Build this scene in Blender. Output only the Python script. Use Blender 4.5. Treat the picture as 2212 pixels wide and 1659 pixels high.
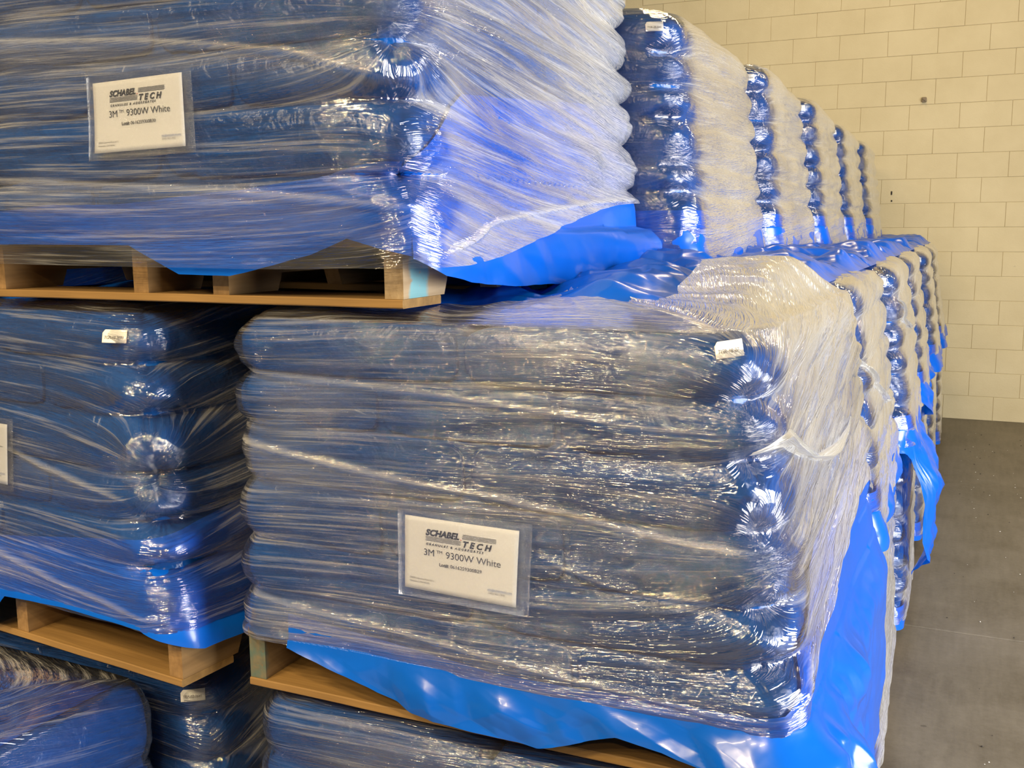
import bpy, math, random
import numpy as np
from mathutils import Matrix, Vector

scene = bpy.context.scene
for o in list(bpy.data.objects):
    bpy.data.objects.remove(o, do_unlink=True)
COL = scene.collection

# ------------------------------------------------------------------ camera
W_PX, H_PX, F_PX = 2212.0, 1659.0, 2200.0
def _n(v):
    v = np.array(v, float); return v / np.linalg.norm(v)
_Y = _n((2120-1106, 829.5-482, -F_PX)); _X = -_n((-3785-1106, 829.5-527, -F_PX))
_X = _n(_X - _Y*_X.dot(_Y)); _Z = np.cross(_X, _Y)
ROT = np.stack([_X, _Y, _Z], 1)                 # world -> camera
cam_data = bpy.data.cameras.new('camera'); cam = bpy.data.objects.new('camera', cam_data); COL.objects.link(cam)
cam_data.sensor_width = 36.0; cam_data.lens = F_PX/W_PX*36.0
cam_data.clip_start = 0.05; cam_data.clip_end = 100
M = Matrix([list(r) for r in ROT.T]).to_4x4(); M.translation = Vector((0, 0, 1.67))
cam.matrix_world = M
scene.camera = cam

# ------------------------------------------------------------------ light
scene.view_settings.view_transform = 'Standard'; scene.view_settings.look = 'None'
scene.view_settings.exposure = 0.0; scene.view_settings.gamma = 1.0
scene.view_settings.use_curve_mapping = False
scene.cycles.transparent_max_bounces = 24
scene.cycles.max_bounces = 8
scene.cycles.sample_clamp_indirect = 6.0
world = bpy.data.worlds.new('world'); scene.world = world; world.use_nodes = True
bg = world.node_tree.nodes['Background']
bg.inputs[0].default_value = (0.82, 0.91, 1.0, 1); bg.inputs[1].default_value = 0.11

def area(name, loc, aim, sx, sy, power, color, spread=180):
    l = bpy.data.lights.new(name, 'AREA'); l.shape = 'RECTANGLE'; l.size = sx; l.size_y = sy
    l.energy = power; l.color = color; l.spread = math.radians(spread)
    o = bpy.data.objects.new(name, l); COL.objects.link(o); o.location = loc
    o.rotation_euler = (Vector(aim)-Vector(loc)).to_track_quat('-Z', 'Y').to_euler()
    return o
# daylight through the open loading doors in the right-hand wall
area('dock_door_daylight', (5.0, 2.2, 1.7), (-0.5, 3.2, 1.2), 4.2, 3.0, 440, (1.0, 0.98, 0.95), 126)
# warm high-bay lamps
for i, (x, y) in enumerate([(-2.4, -2.2), (0.8, -2.6), (-4.2, -3.6), (1.4, 7.0), (-1.4, 7.2), (-1.6, -5.4), (2.2, -5.4), (-0.7, -3.4), (-3.2, -5.0)]):
    area('high_bay_lamp', (x, y, 5.4), (x, y, 0), 0.9, 0.16, 205 if y < 3 else 60, (1.0, 0.75, 0.41))

# ------------------------------------------------------------------ noise
def _hash(i, j, k, seed):
    h = (i.astype(np.int64)*374761393 + j.astype(np.int64)*668265263 + k.astype(np.int64)*2147483647 + seed*1274126177) & 0xffffffff
    h = ((h ^ (h >> 13))*1274126177) & 0xffffffff
    h = h ^ (h >> 16)
    return (h & 0xffffff)/float(0xffffff)
def vnoise(x, y, z=0.0, seed=0):
    x, y, z = np.broadcast_arrays(np.asarray(x, float), np.asarray(y, float), np.asarray(z, float))
    xi, yi, zi = np.floor(x), np.floor(y), np.floor(z)
    fx, fy, fz = x-xi, y-yi, z-zi
    fx = fx*fx*fx*(fx*(fx*6-15)+10); fy = fy*fy*fy*(fy*(fy*6-15)+10); fz = fz*fz*(3-2*fz)
    flat = not np.any(fz)
    def L(a, b, t): return a+(b-a)*t
    def plane(k):
        return L(L(_hash(xi, yi, k, seed), _hash(xi+1, yi, k, seed), fx), L(_hash(xi, yi+1, k, seed), _hash(xi+1, yi+1, k, seed), fx), fy)
    return plane(zi) if flat else L(plane(zi), plane(zi+1), fz)
def fbm(x, y, z=0.0, seed=0, o=3):
    r = 0; a = 0.5; t = 0; x = np.asarray(x); y = np.asarray(y)
    for i in range(o):
        r = r + a*vnoise(x*2**i, y*2**i, np.asarray(z)*2**i, seed+i*17); t += a; a *= 0.5
    return r/t - 0.5
def ridged(x, y, seed=0, o=3):
    r = 0; a = 0.5; t = 0
    for i in range(o):
        r = r + a*(1-np.abs(2*vnoise(x*2**i+i*3.1, y*2**i, 0, seed+i*31)-1)); t += a; a *= 0.5
    return r/t
def tri(x, y, seed=0):
    """flat triangular facets of random height"""
    x, y = np.broadcast_arrays(np.asarray(x, float), np.asarray(y, float))
    s = (x+y)*0.366; X = x+s; Y = y+s; i, j = np.floor(X), np.floor(Y); fx, fy = X-i, Y-j; k = np.zeros_like(i)
    h = lambda a, b: _hash(a, b, k, seed)
    h0, h1, h2, h3 = h(i, j), h(i+1, j), h(i, j+1), h(i+1, j+1)
    return np.where(fx > fy, h0+fx*(h1-h0)+fy*(h3-h1), h0+fy*(h2-h0)+fx*(h3-h2))
def crump(x, y, seed=0):
    wx = x+0.25*fbm(x*0.9, y*0.9, 0, seed+1, 1); wy = y+0.25*fbm(x*0.9+5, y*0.9, 0, seed+2, 1)
    return 0.62*tri(wx, wy, seed)+0.28*tri(wx*2.1+3, wy*2.1, seed+5)+0.10*tri(wx*4.7, wy*4.7+2, seed+6)
def sm(a, b, x):
    t = np.clip((x-a)/(b-a), 0, 1); return t*t*(3-2*t)

# ------------------------------------------------------------------ materials
class NT:
    def __init__(self, name):
        self.m = bpy.data.materials.new(name); self.m.use_nodes = True
        self.t = self.m.node_tree; self.t.nodes.clear()
        self.out = self.t.nodes.new('ShaderNodeOutputMaterial')
    def n(self, typ, ins=None, **kw):
        nd = self.t.nodes.new(typ)
        for k, v in kw.items(): setattr(nd, k, v)
        for k, v in (ins or {}).items():
            s = nd.inputs[k]
            if isinstance(v, bpy.types.NodeSocket): self.t.links.new(v, s)
            else: s.default_value = v
        return nd
    def math(self, op, a, b=0.0, c=None, clamp=False):
        ins = {0: a, 1: b}
        if c is not None: ins[2] = c
        return self.n('ShaderNodeMath', ins, operation=op, use_clamp=clamp).outputs[0]
    def noise(self, vec, scale, detail=2, rough=0.5, dist=0.0):
        return self.n('ShaderNodeTexNoise', {'Vector': vec, 'Scale': scale, 'Detail': detail, 'Roughness': rough, 'Distortion': dist}).outputs['Fac']
    def mapping(self, vec, scale=(1, 1, 1), loc=(0, 0, 0), rot=(0, 0, 0)):
        return self.n('ShaderNodeMapping', {'Vector': vec, 'Scale': scale, 'Location': loc, 'Rotation': rot}).outputs[0]
    def ramp(self, fac, stops):
        r = self.n('ShaderNodeValToRGB', {'Fac': fac}); cr = r.color_ramp
        while len(cr.elements) < len(stops): cr.elements.new(0.5)
        for e, (p, c) in zip(cr.elements, stops): e.position = p; e.color = c
        return r.outputs[0]
    def bump(self, h, strength, dist, normal=None):
        ins = {'Height': h, 'Strength': strength, 'Distance': dist}
        if normal is not None: ins['Normal'] = normal
        return self.n('ShaderNodeBump', ins).outputs[0]
    def done(self, sh):
        self.t.links.new(sh, self.out.inputs['Surface']); return self.m

def film_material(name, base=0.20, streak=0.5, patch=0.45, tint=(0.86, 0.86, 0.84), rough=0.16, gl=1.0, bump=1.0, floor=0.012):
    T = NT(name)
    uv = T.n('ShaderNodeUVMap').outputs[0]; obj = T.n('ShaderNodeTexCoord').outputs['Object']
    fine = T.noise(T.mapping(uv, (4, 190, 1)), 1.0, 3, 0.6)
    mid = T.noise(T.mapping(uv, (1.6, 42, 1)), 1.0, 2, 0.5)
    vfine = T.noise(T.mapping(uv, (22, 430, 1)), 1.0, 1, 0.5)
    pat = T.noise(T.mapping(uv, (2.0, 7.0, 1)), 1.0, 3, 0.55)
    att = T.n('ShaderNodeAttribute', attribute_name='haze').outputs['Fac']
    st = T.n('ShaderNodeMapRange', {'Value': T.math('ADD', T.math('MULTIPLY', fine, 0.55), T.math('MULTIPLY', mid, 0.45)), 'From Min': 0.475, 'From Max': 0.655}, interpolation_type='SMOOTHSTEP').outputs[0]
    h = T.math('MULTIPLY_ADD', st, streak, base)
    h = T.math('ADD', h, T.math('MULTIPLY', T.math('SUBTRACT', pat, 0.5), patch))
    h = T.math('MULTIPLY', h, T.math('MULTIPLY_ADD', T.noise(T.mapping(uv, (0.9, 3.5, 1)), 1.0, 2), 1.5, 0.25))
    h = T.math('ADD', h, att)
    h = T.math('MINIMUM', T.math('MAXIMUM', h, floor), 0.96)
    # light crosses more film the flatter it meets the sheet
    g = T.n('ShaderNodeNewGeometry')
    cosv = T.math('ABSOLUTE', T.n('ShaderNodeVectorMath', {0: g.outputs['Incoming'], 1: g.outputs['Normal']}, operation='DOT_PRODUCT').outputs['Value'])
    cosv = T.math('MAXIMUM', cosv, 0.16)
    hh = T.math('SUBTRACT', 1.0, T.math('POWER', T.math('SUBTRACT', 1.0, h), T.math('DIVIDE', 1.0, cosv)))
    height = T.math('ADD', T.math('MULTIPLY', fine, 0.55), T.math('ADD', mid, T.math('MULTIPLY', vfine, 0.45)))
    nb = T.bump(height, 1.0, 0.0062*bump)
    dif = T.n('ShaderNodeBsdfDiffuse', {'Color': (*tint, 1), 'Roughness': 0.3, 'Normal': nb}).outputs[0]
    trl = T.n('ShaderNodeBsdfTranslucent', {'Color': (*tint, 1), 'Normal': nb}).outputs[0]
    milky = T.n('ShaderNodeMixShader', {0: 0.30, 1: dif, 2: trl}).outputs[0]
    tr = T.n('ShaderNodeBsdfTransparent', {'Color': (0.97, 0.98, 1.0, 1)}).outputs[0]
    body = T.n('ShaderNodeMixShader', {0: hh, 1: tr, 2: milky}).outputs[0]
    fr = T.n('ShaderNodeFresnel', {'IOR': 1.5, 'Normal': nb}).outputs[0]
    frm = T.math('MINIMUM', T.math('MULTIPLY_ADD', fr, 1.7*gl, 0.02), 0.85)
    gs = T.n('ShaderNodeBsdfGlossy', {'Color': (1, 1, 1, 1), 'Roughness': rough, 'Normal': nb}).outputs[0]
    return T.done(T.n('ShaderNodeMixShader', {0: frm, 1: body, 2: gs}).outputs[0])

def blue_plastic(name, col, rough=0.18, wr=1.0, scale=9.0, trans=0.0, coat=0.35, spec=0.6):
    T = NT(name)
    obj = T.n('ShaderNodeTexCoord').outputs['Object']
    n1 = T.noise(obj, scale, 3, 0.5, 0.6); n2 = T.noise(obj, scale*5, 2, 0.5)
    nb = T.bump(T.math('ADD', n1, T.math('MULTIPLY', n2, 0.12)), 0.7*wr, 0.02)
    c = T.n('ShaderNodeMix', {'Factor': n1, 'A': (*[v*0.85 for v in col], 1), 'B': (*[min(1, v*1.12) for v in col], 1)}, data_type='RGBA')
    c = [s for s in c.outputs if s.type == 'RGBA'][0]
    p = T.n('ShaderNodeBsdfPrincipled', {'Base Color': c, 'Roughness': rough, 'Normal': nb, 'Specular IOR Level': spec,
            'Coat Weight': coat*0.5, 'Coat Roughness': 0.08})
    if trans > 0:
        t = T.n('ShaderNodeBsdfTranslucent', {'Color': (*col, 1), 'Normal': nb}).outputs[0]
        return T.done(T.n('ShaderNodeMixShader', {0: trans, 1: p.outputs[0], 2: t}).outputs[0])
    return T.done(p.outputs[0])

def wood(name, c1, c2, axis=0, paint=None):
    T = NT(name)
    obj = T.n('ShaderNodeTexCoord').outputs['Object']
    sc = [60, 60, 60]; sc[axis] = 3
    g = T.noise(T.mapping(obj, tuple(sc)), 1.0, 3, 0.6, 0.4)
    sc2 = [14, 14, 14]; sc2[axis] = 1.2
    g2 = T.noise(T.mapping(obj, tuple(sc2)), 1.0, 2, 0.5, 1.2)
    f = T.math('ADD', T.math('MULTIPLY', g, 0.5), T.math('MULTIPLY', g2, 0.5))
    c = T.ramp(f, [(0.32, (*c1, 1)), (0.62, (*c2, 1))])
    if paint is not None:
        lo, hi, ax, pc = paint
        co = T.n('ShaderNodeSeparateXYZ', {0: obj}).outputs[ax]
        w = T.math('ADD', co, T.math('MULTIPLY', T.math('SUBTRACT', T.noise(obj, 30, 3), 0.5), 0.03))
        m = T.math('MULTIPLY', T.n('ShaderNodeMapRange', {'Value': w, 'From Min': lo-0.006, 'From Max': lo+0.006}).outputs[0],
                   T.n('ShaderNodeMapRange', {'Value': w, 'From Min': hi+0.006, 'From Max': hi-0.006}).outputs[0])
        m = T.math('MULTIPLY', m, T.n('ShaderNodeMapRange', {'Value': T.noise(obj, 55, 4, 0.7), 'From Min': 0.30, 'From Max': 0.42}).outputs[0])
        mx = T.n('ShaderNodeMix', {'Factor': T.math('MULTIPLY', m, 0.85), 'A': c, 'B': (*pc, 1)}, data_type='RGBA')
        c = [s for s in mx.outputs if s.type == 'RGBA'][0]
    nb = T.bump(f, 0.5, 0.004)
    return T.done(T.n('ShaderNodeBsdfPrincipled', {'Base Color': c, 'Roughness': 0.72, 'Normal': nb}).outputs[0])

def plain(name, col, rough=0.6, bumpscale=None):
    T = NT(name); ins = {'Base Color': (*col, 1), 'Roughness': rough}
    if bumpscale:
        obj = T.n('ShaderNodeTexCoord').outputs['Object']
        ins['Normal'] = T.bump(T.noise(obj, bumpscale, 3), 0.4, 0.002)
    return T.done(T.n('ShaderNodeBsdfPrincipled', ins).outputs[0])

def block_paint():
    T = NT('painted_block')
    obj = T.n('ShaderNodeTexCoord').outputs['Object']; gp = T.n('ShaderNodeNewGeometry').outputs['Position']
    n = T.noise(gp, 60, 4, 0.7); n2 = T.noise(gp, 3, 3, 0.6); n3 = T.noise(gp, 260, 2, 0.6)
    c = T.ramp(n2, [(0.3, (0.65, 0.565, 0.355, 1)), (0.7, (0.715, 0.63, 0.41, 1))])
    pit = T.math('GREATER_THAN', T.noise(gp, 21, 2, 0.5), 0.765)
    mx = T.n('ShaderNodeMix', {'Factor': T.math('MULTIPLY', pit, 0.35), 'A': c, 'B': (0.36, 0.32, 0.24, 1)}, data_type='RGBA')
    c = [s for s in mx.outputs if s.type == 'RGBA'][0]
    nb = T.bump(T.math('ADD', n, T.math('MULTIPLY', n3, 0.5)), 0.35, 0.004)
    return T.done(T.n('ShaderNodeBsdfPrincipled', {'Base Color': c, 'Roughness': 0.6, 'Normal': nb}).outputs[0])

def concrete():
    T = NT('concrete')
    gp = T.n('ShaderNodeNewGeometry').outputs['Position']
    n1 = T.noise(T.mapping(gp, (1, 1.0, 1), rot=(0, 0, 0.5)), 2.2, 6, 0.65, 0.5); n2 = T.noise(gp, 45, 4, 0.7); n3 = T.noise(T.mapping(gp, (30, 3, 1), rot=(0, 0, 0.35)), 1.0, 3, 0.6)
    f = T.math('ADD', T.math('MULTIPLY', n1, 0.6), T.math('ADD', T.math('MULTIPLY', n2, 0.2), T.math('MULTIPLY', n3, 0.2)))
    c = T.ramp(f, [(0.36, (0.10, 0.086, 0.063, 1)), (0.5, (0.15, 0.132, 0.10, 1)), (0.66, (0.20, 0.178, 0.138, 1))])
    stain = T.math('GREATER_THAN', T.noise(gp, 9, 2, 0.5), 0.77)
    mx = T.n('ShaderNodeMix', {'Factor': T.math('MULTIPLY', stain, 0.5), 'A': c, 'B': (0.05, 0.04, 0.03, 1)}, data_type='RGBA')
    c = [s for s in mx.outputs if s.type == 'RGBA'][0]
    nb = T.bump(f, 0.3, 0.01)
    return T.done(T.n('ShaderNodeBsdfPrincipled', {'Base Color': c, 'Roughness': T.math('MULTIPLY_ADD', n1, 0.3, 0.42), 'Normal': nb}).outputs[0])

MAT = {}
MAT['film'] = film_material('stretch_film', -0.030, 0.19, 0.12, rough=0.085, gl=1.35)
MAT['film_milky'] = film_material('gathered_film', 0.62, 0.4, 0.3, rough=0.3, gl=0.6)
MAT['pouch'] = film_material('pouch_film', 0.0, 0.0, 0.0, rough=0.12, gl=0.25, bump=0.1, floor=0.002)
MAT['bag'] = blue_plastic('bag_plastic', (0.004, 0.072, 0.31), 0.25, 0.9, 14, coat=0.0, spec=0.35)
MAT['liner'] = blue_plastic('blue_liner', (0.001, 0.125, 0.72), 0.25, 0.30, 5, trans=0.20)
MAT['wood_x'] = wood('pallet_wood_boards', (0.17, 0.094, 0.026), (0.30, 0.175, 0.055), 0)
MAT['wood_y'] = wood('pallet_wood_stringers', (0.17, 0.095, 0.032), (0.30, 0.18, 0.07), 1)
MAT['wood_blue'] = wood('pallet_wood_blue_painted', (0.24, 0.165, 0.085), (0.40, 0.30, 0.18), 1, paint=(0.022, 0.088, 1, (0.12, 0.36, 0.42)))
MAT['wood_bluefront'] = wood('pallet_wood_blue_end', (0.14, 0.085, 0.032), (0.25, 0.16, 0.07), 1, paint=(-0.02, 0.0025, 1, (0.06, 0.13, 0.12)))
MAT['block'] = block_paint(); MAT['concrete'] = concrete()
MAT['mortar'] = plain('painted_mortar', (0.64, 0.56, 0.36), 0.7, 80)
MAT['paper'] = plain('label_paper', (0.80, 0.79, 0.76), 0.5)
MAT['ink'] = plain('black_ink', (0.015, 0.014, 0.016), 0.5)
MAT['grey_ink'] = plain('grey_ink', (0.22, 0.21, 0.21), 0.5)
MAT['blue_ink'] = plain('blue_ink', (0.08, 0.16, 0.42), 0.5)
MAT['red_ink'] = plain('red_ink', (0.6, 0.05, 0.03), 0.5)
MAT['granule'] = plain('white_granule', (0.75, 0.73, 0.68), 0.6)
MAT['dark'] = plain('dark_grit', (0.04, 0.035, 0.03), 0.8)
MAT['steel'] = plain('rusty_steel', (0.25, 0.20, 0.14), 0.5)

# ------------------------------------------------------------------ mesh helpers
def link(name, me, mat, parent=None, **props):
    o = bpy.data.objects.new(name, me); COL.objects.link(o)
    if mat is not None and not me.materials: me.materials.append(mat)
    if parent is not None: o.parent = parent
    for k, v in props.items(): o[k] = v
    return o
def grid_mesh(name, P, uv=None, haze=None, closed=False, mask=None, flip=False):
    """P[ny,nx,3] -> smooth grid; closed joins the last column to the first."""
    ny, nx = P.shape[:2]
    idx = np.arange(ny*nx).reshape(ny, nx)
    if closed: idx = np.concatenate([idx, idx[:, :1]], 1)
    a, b, c, d = idx[:-1, :-1], idx[:-1, 1:], idx[1:, 1:], idx[1:, :-1]
    F = np.stack([a, b, c, d] if not flip else [a, d, c, b], -1).reshape(-1, 4)
    if mask is not None: F = F[mask.reshape(-1)]
    me = bpy.data.meshes.new(name)
    me.vertices.add(ny*nx); me.vertices.foreach_set('co', P.reshape(-1).astype(np.float32))
    me.loops.add(len(F)*4); me.loops.foreach_set('vertex_index', F.reshape(-1).astype(np.int32))
    me.polygons.add(len(F)); me.polygons.foreach_set('loop_start', (np.arange(len(F))*4).astype(np.int32))
    me.update(calc_edges=True)
    me.polygons.foreach_set('use_smooth', np.ones(len(F), bool))
    if uv is not None:
        l = me.uv_layers.new(name='UVMap'); l.data.foreach_set('uv', uv.reshape(-1, 2)[F.reshape(-1)].reshape(-1).astype(np.float32))
    if haze is not None:
        at = me.attributes.new('haze', 'FLOAT', 'POINT'); at.data.foreach_set('value', haze.reshape(-1).astype(np.float32))
    me.validate(); me.update()
    return me
class MB:
    def __init__(s): s.v = []; s.f = []
    def add(s, v, f):
        n = len(s.v); s.v += [tuple(p) for p in v]; s.f += [tuple(i+n for i in q) for q in f]
    def box(s, x0, y0, z0, x1, y1, z1, b=0.0):
        """box with its vertical and long edges chamfered"""
        if b <= 0:
            s.add([(x0,y0,z0),(x1,y0,z0),(x1,y1,z0),(x0,y1,z0),(x0,y0,z1),(x1,y0,z1),(x1,y1,z1),(x0,y1,z1)],
                  [(0,3,2,1),(4,5,6,7),(0,1,5,4),(1,2,6,5),(2,3,7,6),(3,0,4,7)]); return
        V = []
        for z, i in ((z0, b), (z0+b, 0), (z1-b, 0), (z1, b)):
            X0, X1, Y0, Y1 = x0+i, x1-i, y0+i, y1-i
            V += [(X0+b,Y0,z),(X1-b,Y0,z),(X1,Y0+b,z),(X1,Y1-b,z),(X1-b,Y1,z),(X0+b,Y1,z),(X0,Y1-b,z),(X0,Y0+b,z)]
        Fc = [tuple(range(7, -1, -1)), tuple(range(24, 32))]
        for r in range(3):
            for k in range(8): Fc.append((r*8+k, r*8+(k+1) % 8, r*8+8+(k+1) % 8, r*8+8+k))
        s.add(V, Fc)
    def mesh(s, name, smooth=False):
        me = bpy.data.meshes.new(name); me.from_pydata(s.v, [], s.f); me.update()
        if smooth: me.polygons.foreach_set('use_smooth', [True]*len(me.polygons))
        return me
def tube_points(me_name, pts, r, k=6, closed_ends=True):
    pts = [Vector(p) for p in pts]; V = []; F = []
    up = Vector((0.13, 0.31, 1)).normalized()
    for i, p in enumerate(pts):
        t = (pts[min(i+1, len(pts)-1)]-pts[max(i-1, 0)]).normalized()
        a = t.cross(up).normalized(); b = t.cross(a)
        rr = r*(0.35+0.65*math.sin(math.pi*min(max(i/(len(pts)-1), 0.02), 0.98)))
        for j in range(k):
            an = 2*math.pi*j/k; V.append(p+a*math.cos(an)*rr+b*math.sin(an)*rr)
    for i in range(len(pts)-1):
        for j in range(k): F.append((i*k+j, i*k+(j+1) % k, (i+1)*k+(j+1) % k, (i+1)*k+j))
    me = bpy.data.meshes.new(me_name); me.from_pydata([tuple(v) for v in V], [], F); me.update()
    me.polygons.foreach_set('use_smooth', [True]*len(me.polygons)); return me
def empty(name, loc, rz=0.0, **props):
    o = bpy.data.objects.new(name, None); COL.objects.link(o); o.location = loc; o.rotation_euler = (0, 0, rz)
    o.empty_display_size = 0.1
    for k, v in props.items(): o[k] = v
    return o

# ================================================================== SETTING
# floor: two slabs with a control joint between them
fl = empty('floor', (0, 0, 0), kind='structure')
for (y0, y1) in ((-8.0, 4.392), (4.401, 9.75)):
    mb = MB(); mb.box(-16, y0, -0.12, 8, y1, 0.0, 0.004); link('slab', mb.mesh('slab'), MAT['concrete'], fl)
mb = MB(); mb.box(-16, 4.38, -0.13, 8, 4.41, -0.012); link('joint_filler', mb.mesh('joint_filler'), MAT['dark'], fl)
# back wall: backing + single painted blocks in running bond
YW = 9.47
wb = empty('wall_back', (0, YW, 0), kind='structure')
mb = MB(); mb.box(-16, 0.006, 0, 8, 0.2, 6.0); link('backing', mb.mesh('backing'), MAT['mortar'], wb)
rnd = random.Random(4)
BW, BH = 0.393, 0.2045
bm_ = MB(); bm_.box(0.0008, 0, 0.0012, BW-0.0008, 0.03, BH-0.0012, 0.0022); bmesh_block = bm_.mesh('block'); bmesh_block.materials.append(MAT['block'])
cnt = 0
for r in range(19):
    for c in range(15):
        x = -2.90 + c*BW + (0.196 if r % 2 else 0.0) - 0.067
        b = link('block', bmesh_block, None, wb); b.location = (x, rnd.uniform(-0.0012, 0.0012), r*BH); cnt += 1
up = MB(); up.box(-16, 0.0, 19*BH+0.003, 8, 0.03, 6.0); link('upper_courses', up.mesh('upper_courses'), MAT['block'], wb)
# small marks and anchors on the wall
def wall_pt(u, v):
    ray = ROT.T @ np.array([u-1106, 829.5-v, -F_PX]); t = YW/ray[1]; return (ray[0]*t, YW, 1.67+ray[2]*t)
p = wall_pt(1997, 216)
a = MB(); a.box(-0.022, -0.02, -0.02, 0.018, 0.0, 0.022, 0.006); a.box(-0.006, -0.045, -0.006, 0.006, -0.018, 0.006, 0.002)
o = link('wall_anchor', a.mesh('wall_anchor'), MAT['steel'], None, label='small rusty anchor stub on the pale block wall', category='anchor'); o.location = p
for (u, v, w, h) in ((1926, 417, .012, .030), (1926, 434, .012, .014)):
    a = MB(); a.box(-w/2, -0.004, -h/2, w/2, 0.0, h/2, 0.0015)
    o = link('wall_chip', a.mesh('chip'), MAT['dark'], wb); q = wall_pt(u, v); o.location = (q[0], -0.0002, q[2])

# ================================================================== PALLETS
def stringer_mesh(D, h, notch=True):
    """38 mm stringer seen from the end, with two fork notches cut in its lower edge"""
    prof = [(0, 0)]
    if notch:
        for y0 in (0.15, D-0.15-0.23):
            prof += [(y0, 0), (y0+0.015, 0.036), (y0+0.215, 0.036), (y0+0.23, 0)]
    prof += [(D, 0), (D, h), (0, h)]
    n = len(prof); V = [(0, y, z) for y, z in prof] + [(0.038, y, z) for y, z in prof]
    mb = MB(); F = [tuple(range(n-1, -1, -1)), tuple(range(n, 2*n))]
    # side faces as strips so that they stay planar and non-overlapping
    F = []
    for i in range(n):
        j = (i+1) % n; F.append((i, i+n, j+n, j))
    # triangulate the profile by hand: upper band + legs
    ys = sorted(set([0, D] + ([0.15, 0.165, 0.365, 0.38, D-0.38, D-0.365, D-0.165, D-0.15] if notch else [])))
    def low(y):
        if not notch: return 0
        for y0 in (0.15, D-0.38):
            if y0 <= y <= y0+0.015: return 0.036*(y-y0)/0.015
            if y0+0.015 <= y <= y0+0.215: return 0.036
            if y0+0.215 <= y <= y0+0.23: return 0.036*(y0+0.23-y)/0.015
        return 0
    mb.add(V, F)
    for a_, b_ in zip(ys[:-1], ys[1:]):
        la, lb = low(a_+1e-6), low(b_-1e-6)
        for x, fl_ in ((0, True), (0.038, False)):
            q = [(x, a_, la), (x, b_, lb), (x, b_, h), (x, a_, h)]
            mb.add(q, [(3, 2, 1, 0)] if fl_ else [(0, 1, 2, 3)])
    return mb.mesh('stringer')
def board_mesh(L, w, t, seed, ragged=0.0):
    """sawn board lying along x, slightly bowed, edges worn"""
    n = 24; xs = np.linspace(0, L, n)
    prof = [(0.002, 0), (w-0.002, 0), (w, 0.002), (w, t-0.002), (w-0.002, t), (0.002, t), (0, t-0.002), (0, 0.002)]
    P = np.zeros((n, len(prof), 3))
    for i, x in enumerate(xs):
        dz = float(fbm(x*2.3, seed*1.7, 0, seed))*0.006; dy = float(fbm(x*6, seed*2.3, 0, seed+5))*0.006
        for k, (y, z) in enumerate(prof):
            rg = ragged*float(fbm(x*22, k*1.3, 0, seed+9))
            P[i, k] = (x, y+dy+rg*0.5, z+dz+rg*(1 if k < 3 or k == 7 else 0))
    me = MB(); nn = len(prof)
    F = []
    for i in range(n-1):
        for k in range(nn): F.append((i*nn+k, i*nn+(k+1) % nn, (i+1)*nn+(k+1) % nn, (i+1)*nn+k))
    F = [f[::-1] for f in F]
    F.append(tuple(range(nn))); F.append(tuple(range((n-1)*nn+nn-1, (n-1)*nn-1, -1)))
    me.add(P.reshape(-1, 3).tolist(), F); m = me.mesh('board'); m.flip_normals(); return m
PH = 0.122
STR = stringer_mesh(1.22, 0.09)
STR.materials.append(MAT['wood_y'])
BOARDS = [board_mesh(1.02, w, 0.016, s) for w, s in ((0.14, 3), (0.09, 5), (0.09, 8), (0.14, 12))]
for b in BOARDS: b.materials.append(MAT['wood_x'])
def pallet(x, y, z, rz, label, xs=(0.0, 0.491, 0.982), paint=None, special=None, group=None):
    r = empty('wooden_pallet', (x, y, z), rz, label=label, category='pallet', group=group or 'wooden pallets under the wrapped loads')
    for i, sx in enumerate(xs):
        me = STR
        if special and i in special:
            me = STR.copy(); me.materials.clear(); me.materials.append(MAT[special[i]])
        o = link('stringer', me, None, r); o.location = (sx, 0.0, 0.016)
        if special and i in special: o['label'] = 'stringer with blue paint on its end'
    for i, yy in enumerate((0.0, 0.19, 0.37, 0.545, 0.72, 0.90, 1.08)):
        o = link('deck_board', BOARDS[0] if i in (0, 6) else BOARDS[1+i % 2], None, r); o.location = (0, yy-0.002, 0.106)
    for i, yy in enumerate((0.0, 0.42, 0.565, 0.71, 1.08)):
        o = link('bottom_board', BOARDS[3] if i in (0, 4) else BOARDS[1+i % 2], None, r); o.location = (0, yy-0.003, 0.0)
    return r

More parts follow.
